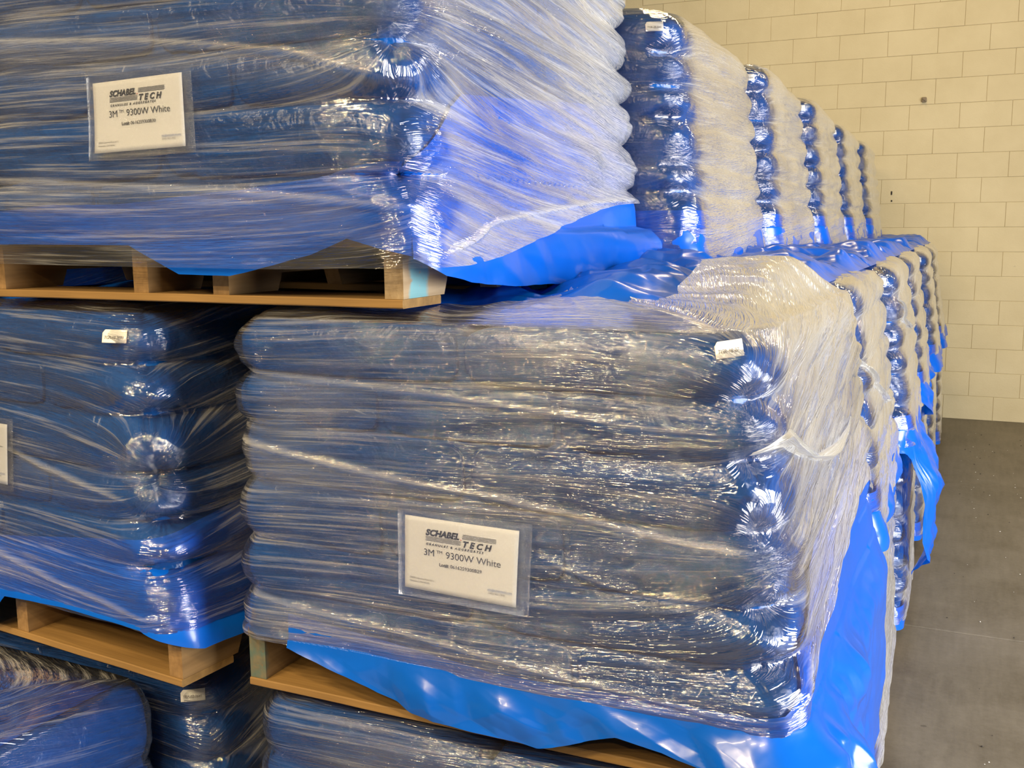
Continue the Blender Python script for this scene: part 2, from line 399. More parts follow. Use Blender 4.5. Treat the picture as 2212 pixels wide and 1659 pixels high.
# ================================================================== WRAPPED LOADS
def bag_mesh(L, cx_, cy_, zc, w, d, h, seed, fine):
    """filled bag, pressed against the inside of the wrap"""
    nu, nv = (44, 14) if fine else (26, 10)
    u = np.linspace(0, 2*np.pi, nu, endpoint=False)+0.02; v = np.linspace(-np.pi/2, np.pi/2, nv)
    U, V = np.meshgrid(u, v)
    def sp(c, e): return np.sign(c)*np.abs(c)**e
    cv = np.abs(np.cos(V))**0.17
    X = w/2*sp(np.cos(U), 0.15)*cv; Y = d/2*sp(np.sin(U), 0.15)*cv; Z = h/2*sp(np.sin(V), 0.55)
    n = fbm(X*9+seed, Y*9, Z*14, seed, 3)
    X = cx_+X; Y = cy_+Y; Z = zc+Z+0.003*n
    # distance and nearest perimeter station of the load's rounded outline
    S = np.linspace(-L.L/2, L.L/2, 700); px, py, qx, qy = L.peri(S)
    D2 = (X.reshape(-1, 1)-px)**2+(Y.reshape(-1, 1)-py)**2; k = D2.argmin(1)
    q = S[k]; sd = (X.ravel()-px[k])*qx[k]+(Y.ravel()-py[k])*qy[k]
    near = sd > -0.12
    z = np.clip(Z.ravel(), 0, L.h)
    off = L.offset(q, z)-0.0055+0.004*n.ravel()
    lim = np.where(near & (sd > off), sd-off, 0)
    # outer faces follow the wrap, so that bag and film touch
    grow = np.where(near & (sd > -0.045) & (sd < off), (sd-off), 0)
    m = lim+grow
    X = (X.ravel()-qx[k]*m).reshape(X.shape); Y = (Y.ravel()-qy[k]*m).reshape(Y.shape)
    zz = np.clip(Z, 0, L.h)
    X = X*(1-L.tx*zz/L.h/L.W)+L.sh*zz/L.h; Y = Y*(1-L.ty*zz/L.h/L.D)+L.ty*zz/L.h
    return grid_mesh('bag', np.stack([X, Y, Z], -1), closed=True)
class Load:
    def __init__(s, x0, y0, z0, W, D, h, yaw=0.0, tx=0.0, ty=0.0, n=6, dc=0.036, df=0.004, ds=0.008, seed=1, shiftx=0.0, r=0.075, rear=0.55):
        s.rear = rear
        s.x0, s.y0, s.z0, s.W, s.D, s.h, s.yaw = x0, y0, z0, W, D, h, yaw     # x0,y0 = front-left bottom corner
        s.tx, s.ty, s.n, s.dc, s.df, s.ds, s.seed, s.sh, s.r = tx, ty, n, dc, df, ds, seed, shiftx, r
        rs = np.random.RandomState(seed)
        e = np.linspace(0, h, n+1); e[1:-1] += rs.uniform(-0.014, 0.014, n-1); s.edges = e
        s.layoff = rs.uniform(-0.010, 0.010, (n, 2))
        # perimeter of the rounded rectangle, s=0 at the front-right corner
        pts = []; nrm = []
        for cx_, cy_, a0 in ((W-r, r, -90), (W-r, D-r, 0), (r, D-r, 90), (r, r, 180)):
            for a in np.linspace(a0, a0+90, 19):
                a = math.radians(a); pts.append((cx_+r*math.cos(a), cy_+r*math.sin(a))); nrm.append((math.cos(a), math.sin(a)))
        pts = np.array(pts); nrm = np.array(nrm)
        pts = np.concatenate([pts, pts[:1]]); nrm = np.concatenate([nrm, nrm[:1]])
        L = np.concatenate([[0], np.cumsum(np.linalg.norm(np.diff(pts, axis=0), axis=1))])
        s.L = L[-1]; sc = math.pi*r/4; s.PL, s.Pp, s.Pn, s.sc = L, pts, nrm, sc
        s.corners = [((q-sc+s.L/2) % s.L)-s.L/2 for q in (sc, L[18+1+9], L[2*19+9], L[3*19+9])]
    def peri(s, q):
        q = (q+s.sc) % s.L
        f = lambda a: np.interp(q, s.PL, a)
        nx, ny = f(s.Pn[:, 0]), f(s.Pn[:, 1]); l = np.hypot(nx, ny)+1e-9
        return f(s.Pp[:, 0]), f(s.Pp[:, 1]), nx/l, ny/l
    def cornerness(s, q, w=0.085):
        c = 0
        for k in s.corners:
            d = (q-k+s.L/2) % s.L-s.L/2; c = np.maximum(c, (1.0 if abs(k) < 0.01 else s.rear)*np.exp(-(d/w)**2))
        return c
    def offset(s, q, z):
        return s.local(q, z, 0, True)
    def local(s, q, z, extra=0.0, only=False):
        """point on the wrap (before the load's own placement) at perimeter q, height z"""
        x, y, nx, ny = s.peri(q)
        zc = np.clip(z, 0, s.h)
        k = np.clip(np.searchsorted(s.edges, zc, side='right')-1, 0, s.n-1)
        e0, e1 = s.edges[k], s.edges[k+1]; t = (zc-e0)/(e1-e0)
        b = 1-np.abs(2*t-1)**2.4; b = np.where((k == 0) & (t < 0.5), 1.0, b)
        c = s.cornerness(q)
        side = sm(-0.02, 0.05, q)*(1-sm(s.D-0.05, s.D+0.05, q))
        dface = s.df+(s.ds-s.df)*side
        dep = dface*(0.5+1.1*vnoise(q*3.1, k*1.7, 0, s.seed+3)) + (s.dc-dface)*c*(0.65+0.7*vnoise(k*2.3+s.seed, q*0.9, 0, s.seed+8))
        off = -(1-b)*dep + 0.018*fbm(q*2.6, z*3.4, 0, s.seed+20, 3) + s.layoff[k, 0]*c*b
        off = off - 0.010*sm(s.h-0.05, s.h, z)**2 + extra
        if only: return off
        kx = 1-s.tx*zc/s.h/s.W; ky = 1-s.ty*zc/s.h/s.D
        X = x*kx + s.sh*zc/s.h + nx*off; Y = y*ky+s.ty*zc/s.h + ny*off
        return X, Y, nx, ny
    def flow(s, q, z, kf, ks, pinch):
        ph = z - np.where(q < 0, kf*q, ks*q)
        for (zc, qw, st) in pinch:
            g = np.exp(-((z-zc)/0.13)**2)*np.exp(-np.abs(q)/qw)*st
            ph = ph + (z-zc)*(1/(1-np.clip(g, 0, 0.85))-1)
        ph = ph + 0.020*fbm(q*1.8, z*3, 0, s.seed+50, 2)
        return ph
    def place(s, X, Y, Z):
        return np.stack([X, Y, Z], -1)

def build_load(L, name, label, group, zlow=None, kf=0.03, ks=0.20, pinch=(), inset=None, res=0.006, hazef=None, tag=None, liner=None, rows_top=14, hump=None, sideh=0.11, lines=(), ridge=0.0016, crumple=0.004, vis_q=None, bags='all', back_coarse=True):
    root = empty(name, (L.x0, L.y0, L.z0), L.yaw, label=label, category='wrapped load', group=group)
    lo, hi = vis_q if vis_q else (-L.W-0.05, L.D+0.05)
    q1 = np.arange(lo, hi, res); q2 = np.arange(hi, L.L+lo, 0.03)
    Q = np.concatenate([q1, q2]); Qn = ((Q+L.L/2) % L.L)-L.L/2
    nz = int(L.h/res)+1
    zl = zlow(Qn) if zlow else np.full_like(Q, -0.02)
    T_ = np.linspace(0, 1, nz)[:, None]
    Z = zl[None, :]+(L.h-zl[None, :])*T_; QQ = np.broadcast_to(Qn[None, :], Z.shape)
    ph = L.flow(QQ, Z, kf, ks, pinch)
    c = L.cornerness(QQ, 0.10)
    ext = ridge*2*(vnoise(QQ*5, ph*70, 0, L.seed+70)-0.5)+ridge*1.6*(vnoise(QQ*2.2, ph*28, 0, L.seed+71)-0.5)
    sk_ = sm(0.02, 0.16, QQ)*sm(L.D+0.02, L.D-0.1, QQ); ext = ext*(1+1.3*sk_)+0.006*sk_
    ext = ext + crumple*(0.5*(ridged(QQ*9+0.3*L.seed, Z*12, L.seed+72, 2)-0.6)+1.0*(crump(QQ*24+0.3*L.seed, Z*30, L.seed+72)-0.45))*(c*1.15+0.08)
    lh = np.zeros_like(Z)
    for (pts_, wd, am) in lines:
        a_ = np.array(pts_); zz_ = np.interp(QQ, a_[:, 0], a_[:, 1]); on = sm(a_[0, 0]-0.02, a_[0, 0]+0.05, QQ)*sm(a_[-1, 0]+0.02, a_[-1, 0]-0.05, QQ)
        g_ = np.exp(-((Z-zz_)/wd)**2)*on*am; lh = lh+g_; ext = ext+g_*0.012+0.004*am*on*sm(0.0, 0.02, zz_-Z)*sm(0.07, 0.0, zz_-Z)
        lh = lh+0.22*am*on*sm(0.0, 0.008, zz_-Z)*sm(0.10, 0.0, zz_-Z)
    ext = ext + 0.004
    X, Y, nx, ny = L.local(QQ, Z, ext)
    ext_low = sm(0.0, -0.08, Z)*0.012
    X = X+nx*ext_low; Y = Y+ny*ext_low
    P = np.stack([X, Y, Z], -1)
    # over the top edge and inwards
    ins = inset(Qn) if inset else 0.10+0.10*vnoise(Qn*2.2, 1.0, 0, L.seed+80)
    X1, Y1 = X[-1], Y[-1]; cx_, cy_ = L.W/2*(1-L.tx/L.W)+L.sh, L.D/2
    rows = []
    hz_t = np.linspace(0, 1, rows_top+1)[1:]
    for t in hz_t:
        d = ins*t; kx = 1-d/(L.W/2); ky = 1-d/(L.D/2)
        xx = cx_+(X1-cx_)*kx; yy = cy_+(Y1-cy_)*ky
        zz = L.h+0.012*math.sin(min(1, t*3)*math.pi/2)+0.014*ridged(Qn*7+t*0.6, np.full_like(Qn, t*2.0), L.seed+81, 2)*min(1, t*2.2)-0.004
        if hump is not None: zz = zz+hump(Qn, t)
        rows.append(np.stack([xx, yy, zz], -1))
    P = np.concatenate([P, np.stack(rows)], 0)
    Qa = np.concatenate([QQ, np.broadcast_to(Qn[None, :], (rows_top, len(Qn)))], 0)
    PH = np.concatenate([ph, ph[-1][None, :]+(ins[None, :]*hz_t[:, None])*0.6], 0)
    Za = np.concatenate([Z, L.h+ins[None, :]*hz_t[:, None]], 0)
    zc_ = np.clip(Za, 0, L.h); kk = np.clip(np.searchsorted(L.edges, zc_, side='right')-1, 0, L.n-1)
    bb = 1-np.abs(2*(zc_-L.edges[kk])/(L.edges[kk+1]-L.edges[kk])-1)**2.0
    sd_ = sm(0.01+0.06*bb, 0.07+0.075*bb, Qa)*sm(L.D+0.02, L.D-0.1, Qa)
    hz = 0.05*(1+1.4*sd_)*fbm(Qa*3, PH*5, 0, L.seed+90, 3)*2 + sideh*sd_ - 0.16*L.cornerness(Qa, 0.085)*(0.25+0.75*bb)*sm(L.h+0.02, L.h-0.03, Za)
    hz[:nz] += 0.30*lh
    if hazef is not None: hz = hz+hazef(Qa, Za)
    uv = np.stack([Qa, PH], -1)
    me = grid_mesh('stretch_film', P, uv, hz, closed=True)
    film = link('stretch_film', me, MAT['film'], root)
    # blue sheet lining the inside of the bag stack
    Qi = np.arange(0, L.L, 0.03)-L.L/2; Zi = np.linspace(0.0, L.h-0.02, 4*L.n+1)[:, None]+0*Qi[None, :]
    Xi, Yi, nxi, nyi = L.local(np.broadcast_to(Qi[None, :], Zi.shape), Zi, -0.012)
    link('stack_lining', grid_mesh('stack_lining', np.stack([Xi, Yi, Zi], -1), closed=True), MAT['bag'], root)
    # bags, five to a layer, every second layer turned round
    for k in range(L.n):
        zc = (L.edges[k]+L.edges[k+1])/2; hh = L.edges[k+1]-L.edges[k]
        nf = 3 if k % 2 == 0 else 2
        for (rowi, m) in ((0, nf), (1, 5-nf)):
            for j in range(m):
                right = j == m-1
                if bags == 'right' and not right: continue
                if bags == 'none': continue
                w = L.W/m; d = L.D/2
                me = bag_mesh(L, w*(j+0.5), d*(rowi+0.5), zc, w-0.006, d-0.010, hh*(1.02 if k < L.n-1 else 0.97), (k*7+j*3+rowi+L.seed) % 9, res < 0.0075)
                link('bag', me, MAT['bag'], root)
    return root, film

def skirt(L, root, q0, q1, ztop, zlow, out, fold, res=0.010, nz=40, seed=1, name='liner_skirt', mat=None, inner=0.001, fx=7.0, fz=3.0):
    """blue liner hanging out below the wrap"""
    Q = np.arange(q0, q1+res/2, res); T_ = np.linspace(0, 1, nz)[:, None]
    zt = ztop(Q); zl = zlow(Q)
    Z = zt[None, :]+(zl-zt)[None, :]*T_; QQ = np.broadcast_to(Q[None, :], Z.shape)
    X, Y, nx, ny = L.local(QQ, np.clip(Z, 0.0, None), 0)
    below = sm(0.02, -0.06, Z)
    amt = out(QQ, Z)+(fold(QQ, Z) if callable(fold) else fold)*below*(crump(QQ*fx, Z*fz+QQ*1.4, seed)-0.42)*2
    amt = np.where(Z > 0.01, np.minimum(amt, inner), np.maximum(amt, 0.003*below))
    X = X+nx*amt; Y = Y+ny*amt
    Zd = Z+0.006*fbm(QQ*9, Z*9, 0, seed+3)*below
    me = grid_mesh(name, np.stack([X, Y, Zd], -1), np.stack([QQ, Z], -1))
    return link(name, me, mat or MAT['liner'], root)

def crumpled_sheet(name, x0, x1, y0, y1, z, amp, seed, res=0.010, edge=0.0, hump=None, fx=4.2, fy=5.5, frontramp=0.02):
    xs = np.arange(x0, x1, res); ys = np.arange(y0, y1, res); X, Y = np.meshgrid(xs, ys)
    wx = X+0.10*fbm(X*2, Y*2, 0, seed+1); wy = Y+0.10*fbm(X*2, Y*2, 0, seed+2)
    H = amp*1.35*np.clip(crump(X*fx, Y*fy, seed)-0.12, 0, 1)
    if hump is not None: H = H+hump(X, Y)
    ed = np.minimum(np.minimum(X-x0, x1-X), np.minimum(Y-y0, y1-Y))
    H = H*sm(-0.01, 0.07, ed)*(0.06+0.94*sm(0, frontramp, Y-y0))*sm(0, frontramp*0.5, x1-X)
    return grid_mesh(name, np.stack([X, Y, z+H], -1), np.stack([X, Y], -1))

#@@LOADS
Z1, Z2, Z3 = PH, 0.765+PH, 1.53+PH
HL = 0.765-PH-0.024

# ---- B: middle load in front
LB = Load(-1.295, 1.50, Z2, 1.085, 1.25, HL, tx=0.085, ty=0.02, seed=11, dc=0.042, df=0.003, ds=0.004)
def hazeB(q, z):
    return 0.02+0.06*sm(-0.65, -0.95, q)-0.035*sm(-0.6, -0.2, q)*sm(0.0, -0.03, q)+0.10*sm(0.05, 0.40, q)+0.16*sm(LB.h-0.03, LB.h+0.1, z)*sm(-0.9, -0.2, q)+0.10*np.exp(-((z-LB.h+0.03)/0.06)**2)*sm(-1.0, -0.3, q)
rB, fB = build_load(LB, 'wrapped_pallet_load', sideh=0.07, label='nearest wrapped bag load in the middle tier, its label ending B29', group='wrapped loads in the middle tier',
    zlow=lambda q: 0.004-0.010*vnoise(q*2, 0.5, 0, 5)-0.012*sm(-0.2, 0.0, q)*sm(0.05, 0, q)+np.interp(q, [0, .05, .15, .65, .8, 1.1, 1.3], [0, .02, .06, .12, .145, .16, 0]), kf=0.035, ks=0.21,
    pinch=((0.28, 0.22, 0.8), (0.47, 0.16, 0.7)), hump=lambda q, t: 0.075*sm(0.10, 0.75, q)*sm(1.25, 0.95, q)*sm(0.0, 0.45, t)+0.020*sm(-0.7, -0.3, q)*t*sm(0.3, 0.0, q), inset=lambda q: 0.06+0.40*sm(-0.85, -0.40, q)*(1-0.55*sm(0.0, 0.3, q))*(1-sm(0.9, 1.5, q))+0.05*vnoise(q*5, 0.2, 0, 7), res=0.0042, hazef=hazeB, crumple=0.009, ridge=0.0030, lines=((((-1.064, 0.39), (-0.799, 0.359), (-0.461, 0.331), (-0.148, 0.295), (-0.009, 0.285)), 0.005, 1.0), (((-0.394, 0.235), (-0.224, 0.2), (-0.104, 0.205), (-0.004, 0.262)), 0.003, 0.7), (((-1.044, 0.52), (-0.574, 0.5), (-0.174, 0.47), (-0.024, 0.47)), 0.004, 0.7), (((-1.044, 0.09), (-0.474, 0.05), (-0.124, 0.025), (-0.004, 0.03), (0.126, 0.09)), 0.004, 0.8),))
pallet(-1.285, 1.54, 0.765, 0.0, 'pallet with a teal-painted left end under the load labelled B29', xs=(0.0, 0.36, 0.62, 0.982), special={0: 'wood_bluefront'})
# ---- A: upper load in front
LA = Load(-1.945, 1.50, Z3, 1.085, 1.28, 0.66, tx=0.06, ty=0.02, seed=23, dc=0.052, df=0.006, ds=0.008)
rA, fA = build_load(LA, 'wrapped_pallet_load', 'large wrapped bag load in the top tier at upper left, its label ending B30', 'wrapped loads in the top tier',
    zlow=lambda q: -0.052+0.13*sm(0.05, 1.15, q)+0.012*fbm(q*2, 0.5, 0, 5)-0.0*q, kf=0.0, ks=-0.12,
    pinch=((0.36, 0.26, 0.82), (0.12, 0.15, 0.5)), res=0.0045, hazef=lambda q, z: 0.05+0.10*sm(0.25, 1.0, q)-0.06*sm(0.0, 0.05, q)*sm(0.4, 0.1, z)*sm(0.9, 0.3, q), ridge=0.0032, crumple=0.008, lines=((((-1.054, 0.4), (-0.554, 0.365), (-0.224, 0.325), (-0.024, 0.27)), 0.005, 0.9), (((-1.054, 0.125), (-0.357, 0.085), (-0.074, 0.06), (0.026, 0.05)), 0.005, 0.8), (((0.056, -0.03), (0.276, 0.03), (0.776, 0.07), (1.176, 0.088)), 0.006, 0.9),))
pallet(-1.93, 1.54, 1.53, 0.0, 'pallet with pale blue paint on its right corner under the load labelled B30', xs=(0.0, 0.40, 0.60, 0.982), special={3: 'wood_blue'})
# ---- C2: left load, middle tier, turned a little
LC = Load(0, 0, 0, 1.06, 1.20, HL, tx=0.10, ty=0.05, seed=37, dc=0.055, df=0.005, ds=0.02)
yc = -0.10
LC.x0, LC.y0, LC.z0, LC.yaw = -2.445, 1.545, Z2, yc
rC, fC = build_load(LC, 'wrapped_pallet_load', 'wrapped bag load in the middle tier at the left edge, label cut off', 'wrapped loads in the middle tier',
    zlow=lambda q: -0.004+0.02*fbm(q*2, 0.5, 0, 5), kf=-0.05, ks=0.15, pinch=((0.30, 0.2, 0.8), (0.10, 0.2, 0.5)), res=0.005, sideh=0.0, hazef=lambda q, z: 0.02+0*q, crumple=0.008, ridge=0.0026, lines=((((-1.0, .36), (-.6, .345), (-.35, .29), (-.05, .25)), .005, .9), (((-1.0, .12), (-.6, .10), (-.3, .05), (.0, .02)), .005, .8),))
pallet(-2.415, 1.575, 0.765, yc, 'pallet under the turned load at the left edge')
# ---- lower tier in front
LB1 = Load(-1.285, 1.52, Z1, 1.08, 1.22, HL, tx=0.03, seed=41)
build_load(LB1, 'wrapped_pallet_load', 'bottom tier wrapped load under the load labelled B29', 'wrapped loads in the bottom tier', kf=0.05, res=0.006, hazef=lambda q, z: 0.06+0*q,
    pinch=((0.3, 0.2, 0.6),))
pallet(-1.28, 1.54, 0.0, 0.0, 'pallet on the floor under the bottom load in the middle')
LC1 = Load(-2.46, 1.60, Z1, 1.04, 1.18, HL-0.03, tx=0.04, seed=43, dc=0.05)
build_load(LC1, 'wrapped_pallet_load', 'dark bottom tier wrapped load below the left hand pallet', 'wrapped loads in the bottom tier', kf=0.0, res=0.008,
    pinch=((0.3, 0.2, 0.6),))
pallet(-2.45, 1.62, 0.0, 0.0, 'pallet on the floor under the dark bottom load at left')
LC0 = Load(-2.575, 0.30, Z1, 1.04, 1.26, HL-0.02, tx=0.03, seed=47, n=3, dc=0.02, df=0.01, ds=0.018, r=0.045)
build_load(LC0, 'wrapped_pallet_load', 'pale blue wrapped load in the bottom left corner, closest to the camera', 'wrapped loads in the bottom tier', kf=0.0, ks=-0.25, res=0.006, sideh=-0.01,
    hazef=lambda q, z: -0.06+0.10*sm(LC0.h-0.08, LC0.h+0.05, z), inset=lambda q: 0.04+0.22*sm(0.85, 1.25, q)*(1-sm(1.6, 2.0, q)), rows_top=20)
pallet(-2.565, 0.32, 0.0, 0.0, 'pallet on the floor under the closest load in the bottom left corner')
# ---- rows running back to the wall
SH = {}
ordn = {1: 'second', 2: 'third', 3: 'fourth', 4: 'fifth', 5: 'last'}
rr = random.Random(8)
for i in range(1, 6):
    y = 1.54+1.25*i
    for tier in (1, 2, 3):
        res = (0.008, 0.009, 0.011, 0.013, 0.015)[i-1]
        if tier == 3: xr, tx, z0, hh = -0.715, 0.085, Z3, (0.61, 0.63, 0.64, 0.62, 0.61)[i-1]
        elif tier == 2: xr, tx, z0, hh = -0.205+rr.uniform(-0.008, 0.008), 0.085, Z2, HL
        else: xr, tx, z0, hh = -0.185, 0.03, Z1, HL
        Lq = Load(xr-1.05, y-0.02, z0, 1.05, 1.16, hh, yaw=0.026, r=0.10, rear=0.4, tx=tx, ty=0.02, seed=100+i*10+tier, dc=0.056, df=0.005, ds=0.010)
        tn = ('bottom', 'middle', 'top')[tier-1]
        lab = f'{ordn[i]} wrapped load back from the camera in the {tn} tier' if i < 5 else f'last wrapped load before the block wall in the {tn} tier'
        root, _ = build_load(Lq, 'wrapped_pallet_load', lab, f'wrapped loads in the {tn} tier', ks=0.15 if tier != 3 else 0.05, kf=0.02,
            zlow=(lambda q, b=(-0.01, -0.06, -0.105)[tier-1]: b+0.03*fbm(q*3, 0.5, 0, 5)), pinch=((0.21, 0.2, 0.6), (0.42, 0.2, 0.6)), res=res,
            vis_q=(-0.75, 1.22), hazef=(lambda q, z: 0.10*sm(0.10, 0.25, q)), bags='right' if i > 2 else 'all', rows_top=8, crumple=0.010)
        pallet(xr-1.065, y+0.012, z0-PH, 0.026, f'pallet under the {ordn[i]} load back in the {tn} tier' if i < 5 else f'pallet under the last load before the wall in the {tn} tier')
        SH[(i, tier)] = (Lq, root)
# loads added behind the left column to block light and darken the gap
for tier, z0 in ((1, Z1), (2, Z2), (3, Z3)):
    tn = ('bottom', 'middle', 'top')[tier-1]
    Lq = Load(-2.50 if tier < 3 else -2.86, 2.86, z0, 1.03, 1.2, HL, seed=300+tier)
    build_load(Lq, 'wrapped_pallet_load', f'added wrapped load darkening the gap behind the left column, {tn} tier', f'wrapped loads in the {tn} tier', res=0.02, bags='right', zlow=lambda q: -0.115+0*q)
    skirt(Lq, [o for o in COL.objects if o.type == 'EMPTY'][-1], -1.0, 1.1, lambda q: 0.05+0*q, lambda q: -0.117+0*q, lambda q, z: 0.004+0*q, 0.004, seed=5, res=0.03, nz=8)  # skirt added so no background shines through the pallet openings
    pallet(-2.49 if tier < 3 else -2.85, 2.88, z0-PH, 0.0, f'pallet under the added load behind the left column, {tn} tier')

# unseen neighbours added past the left edge to block the bright background
for tier, z0, xx in ((1, Z1, -3.72), (2, Z2, -3.58), (3, Z3, -3.05)):
    tn = ('bottom', 'middle', 'top')[tier-1]
    Lq = Load(xx, 1.56, z0, 1.03, 1.2, HL, seed=320+tier)
    rq, _ = build_load(Lq, 'wrapped_pallet_load', f'added wrapped load beyond the left edge, blocking background light, {tn} tier', f'wrapped loads in the {tn} tier', res=0.025, bags='right', zlow=lambda q: -0.115+0*q)
    skirt(Lq, rq, -1.0, 1.1, lambda q: 0.05+0*q, lambda q: -0.117+0*q, lambda q, z: 0.004+0*q, 0.004, seed=5, res=0.03, nz=8)  # liner added to close these pallets against background light
    pallet(xx+0.01, 1.58, z0-PH, 0.0, f'pallet under the added load beyond the left edge, {tn} tier')

#@@DETAILS
def q_of_x(L, x, z=0.0):
    return (x-L.x0-L.sh*z/L.h)/(1-L.tx*z/L.h/L.W)-(L.W-L.r)-L.sc
def interp(xs, ys): return lambda q: np.interp(q, xs, ys)
# blue liner hanging from the middle load in front
skirt(LB, rB, -0.93, 1.24, interp([-0.93, -.5, 0, .3, 1.24], [0.06, 0.02, 0.03, 0.22, 0.28]),
      interp([-.93, -.86, -.653, -.52, -.408, -.33, -.268, -.19, -.12, -.06, .0, .06, .2, .5, .8, 1.24],
             [-.004, -.02, -.076, -.085, -.092, -.065, -.040, -.048, -.062, -.10, -.16, -.24, -.38, -.45, -.47, -.55]),
      lambda q, z: 0.004+(0.014+0.020*sm(-0.7, 0.0, q)+0.085*np.exp(-((q-0.18)/0.16)**2)*sm(-0.05, -0.25, z))*sm(0.02, -0.10, z), lambda q, z: 0.038+0.030*np.exp(-((q-0.15)/0.25)**2)-0.028*sm(0.55, 0.95, q), seed=5, res=0.005, nz=110, fx=4.6, fz=6.5)
# liner under the right side and front of the top load
skirt(LA, rA, 0.0, 1.26, interp([0, .2, 1.26], [0.12, 0.26, 0.34]), interp([0, .06, .15, .35, .7, 1.26], [-.035, -.065, -.082, -.10, -.112, -.115]),
      lambda q, z: -0.001+0.075*sm(0.45, 1.05, q)*sm(0.09, -0.03, z)*(1-0.6*sm(1.12, 1.26, q))+0.015*sm(0.0, 0.15, q)*sm(0.02, -0.04, z), 0.022, seed=9, res=0.006, nz=60, fx=3.4, fz=5.0)
skirt(LA, rA, -1.02, 0.0, lambda q: 0.07+0.05*fbm(q*3, 0.2, 0, 4)+0.05*sm(-.4, 0, q), interp([-1.02, -.62, -.5, -.38, -.2, -.12, 0], [-.01, -.012, -.066, -.068, -.03, .0, -.03]),
      lambda q, z: -0.001+0*q, 0.004, seed=19, res=0.010, nz=24)
skirt(LC, rC, -1.0, 0.95, interp([-1, 0.95], [0.06, 0.30]), interp([-1., -.75, -.56, -.5, -.3, -.06, 0.05, .3, .95], [-.075, -.09, -.07, -.01, .0, .0, -.045, -.05, -.05]),
      lambda q, z: 0.001+0.012*sm(0.03, -0.03, z), 0.012, seed=29, res=0.010, nz=30)
# skirts on the rows further back
for i in range(1, 6):
    for tier in (1, 2, 3):
        Lq, root = SH[(i, tier)]
        sd = i*7+tier*3
        if tier == 3: lowq, o_, fo = -0.118, 0.012, 0.012
        elif tier == 2: lowq, o_, fo = -0.10, 0.02, 0.02
        else: lowq, o_, fo = -0.03, 0.006, 0.006
        zl = lambda q, l=lowq, t=tier: np.maximum(l*np.interp(q, [-.55, -.1, .02, .25, 1.2], [1 if t == 3 else .25, 1 if t == 3 else .45, 1, 1, .8])+0.03*fbm(q*4, 0.4, 0, 3), -0.116 if t == 1 else -1)
        oo = lambda q, z, o=o_: 0.004+o*sm(0.03, -0.10, z)*sm(-0.1, 0.15, q)*(0.6+0.8*vnoise(q*3, 0.3, 0, 5))
        if tier == 2 and i in (2, 3):
            dp, o_ = ((-0.66, 0.10), (-0.20, 0.02))[i-2]
            zl = lambda q, d=dp: np.interp(q, [-.55, .0, .05, .12, .30, .55, .80, 1.2], [-.02, -.08, -.12, d*.8, d, d*0.7, d*0.35, -.1])
            oo = lambda q, z, o=o_: 0.004+o*sm(0.03, -0.22, z)*sm(0.02, 0.16, q)*sm(1.0, 0.45, q)*(1-0.8*sm(-0.40, -0.68, z))
            fo = 0.05
        skirt(Lq, root, -0.55, 1.18, lambda q: 0.06+0*q, zl, oo, fo, seed=sd, res=0.014, nz=50, fx=6.0, fz=6.0)

# crumpled blue top sheets lying on the middle tier
def top_sheet(x0, x1, y0, y1, z, amp, seed, label, res=0.009, hump=None, **k):
    o = link('plastic_sheet', crumpled_sheet('plastic_sheet', x0, x1, y0, y1, z, amp, seed, res, hump=hump, **k), MAT['liner'], None,
             label=label, category='sheet', group='crumpled blue sheets on top of the loads')
    return o
zt = 1.53-0.012
top_sheet(-1.20, -0.42, 1.60, 2.74, zt-0.016, 0.140, 3, 'crumpled blue plastic sheet on top of the load labelled B29', res=0.006, frontramp=0.55, fx=3.6, fy=4.2)
for i in range(1, 6):
    y = 1.54+1.25*i
    top_sheet(-0.80, -0.36, y-0.08, y+1.14, zt, 0.095 if i < 3 else 0.075, 40+i, f'crumpled blue sheet on top of the {ordn[i]} middle tier load' if i < 5 else 'crumpled blue sheet on top of the last middle tier load', res=0.010)
top_sheet(-2.45, -1.55, 1.62, 2.60, zt, 0.03, 61, 'blue sheet edge under the top pallet at the left edge')
top_sheet(-2.50, -1.60, 0.40, 1.50, LC0.z0+LC0.h-0.004, 0.020, 67, 'flat blue plastic sheet on the closest load, bottom left corner', res=0.012)

# ------------------------------------------------------------------ labels
def text_mesh(items):
    """items: (string, x, y, size, shear, bold, spacing, align) -> verts, faces in paper units (m)"""
    V = []; F = []
    for (st, x, y, size, shear, bold, sp, al, wscale) in items:
        c = bpy.data.curves.new('t', 'FONT'); c.body = st; c.size = size; c.shear = shear; c.offset = bold; c.space_character = sp
        c.align_x = al; c.resolution_u = 3
        o = bpy.data.objects.new('t', c); COL.objects.link(o)
        dg = bpy.context.evaluated_depsgraph_get(); me = bpy.data.meshes.new_from_object(o.evaluated_get(dg))
        n = len(V)
        V += [(v.co.x*wscale+x, v.co.y+y) for v in me.vertices]; F += [tuple(i+n for i in p.vertices) for p in me.polygons]
        bpy.data.objects.remove(o, do_unlink=True); bpy.data.curves.remove(c); bpy.data.meshes.remove(me)
    return V, F
def bars(rects):
    V = []; F = []
    for (x0, y0, x1, y1) in rects:
        k = 8; n = len(V)
        for i in range(k+1): X = x0+(x1-x0)*i/k; V += [(X, y0), (X, y1)]
        F += [(n+2*i, n+2*i+2, n+2*i+3, n+2*i+1) for i in range(k)]
    return V, F
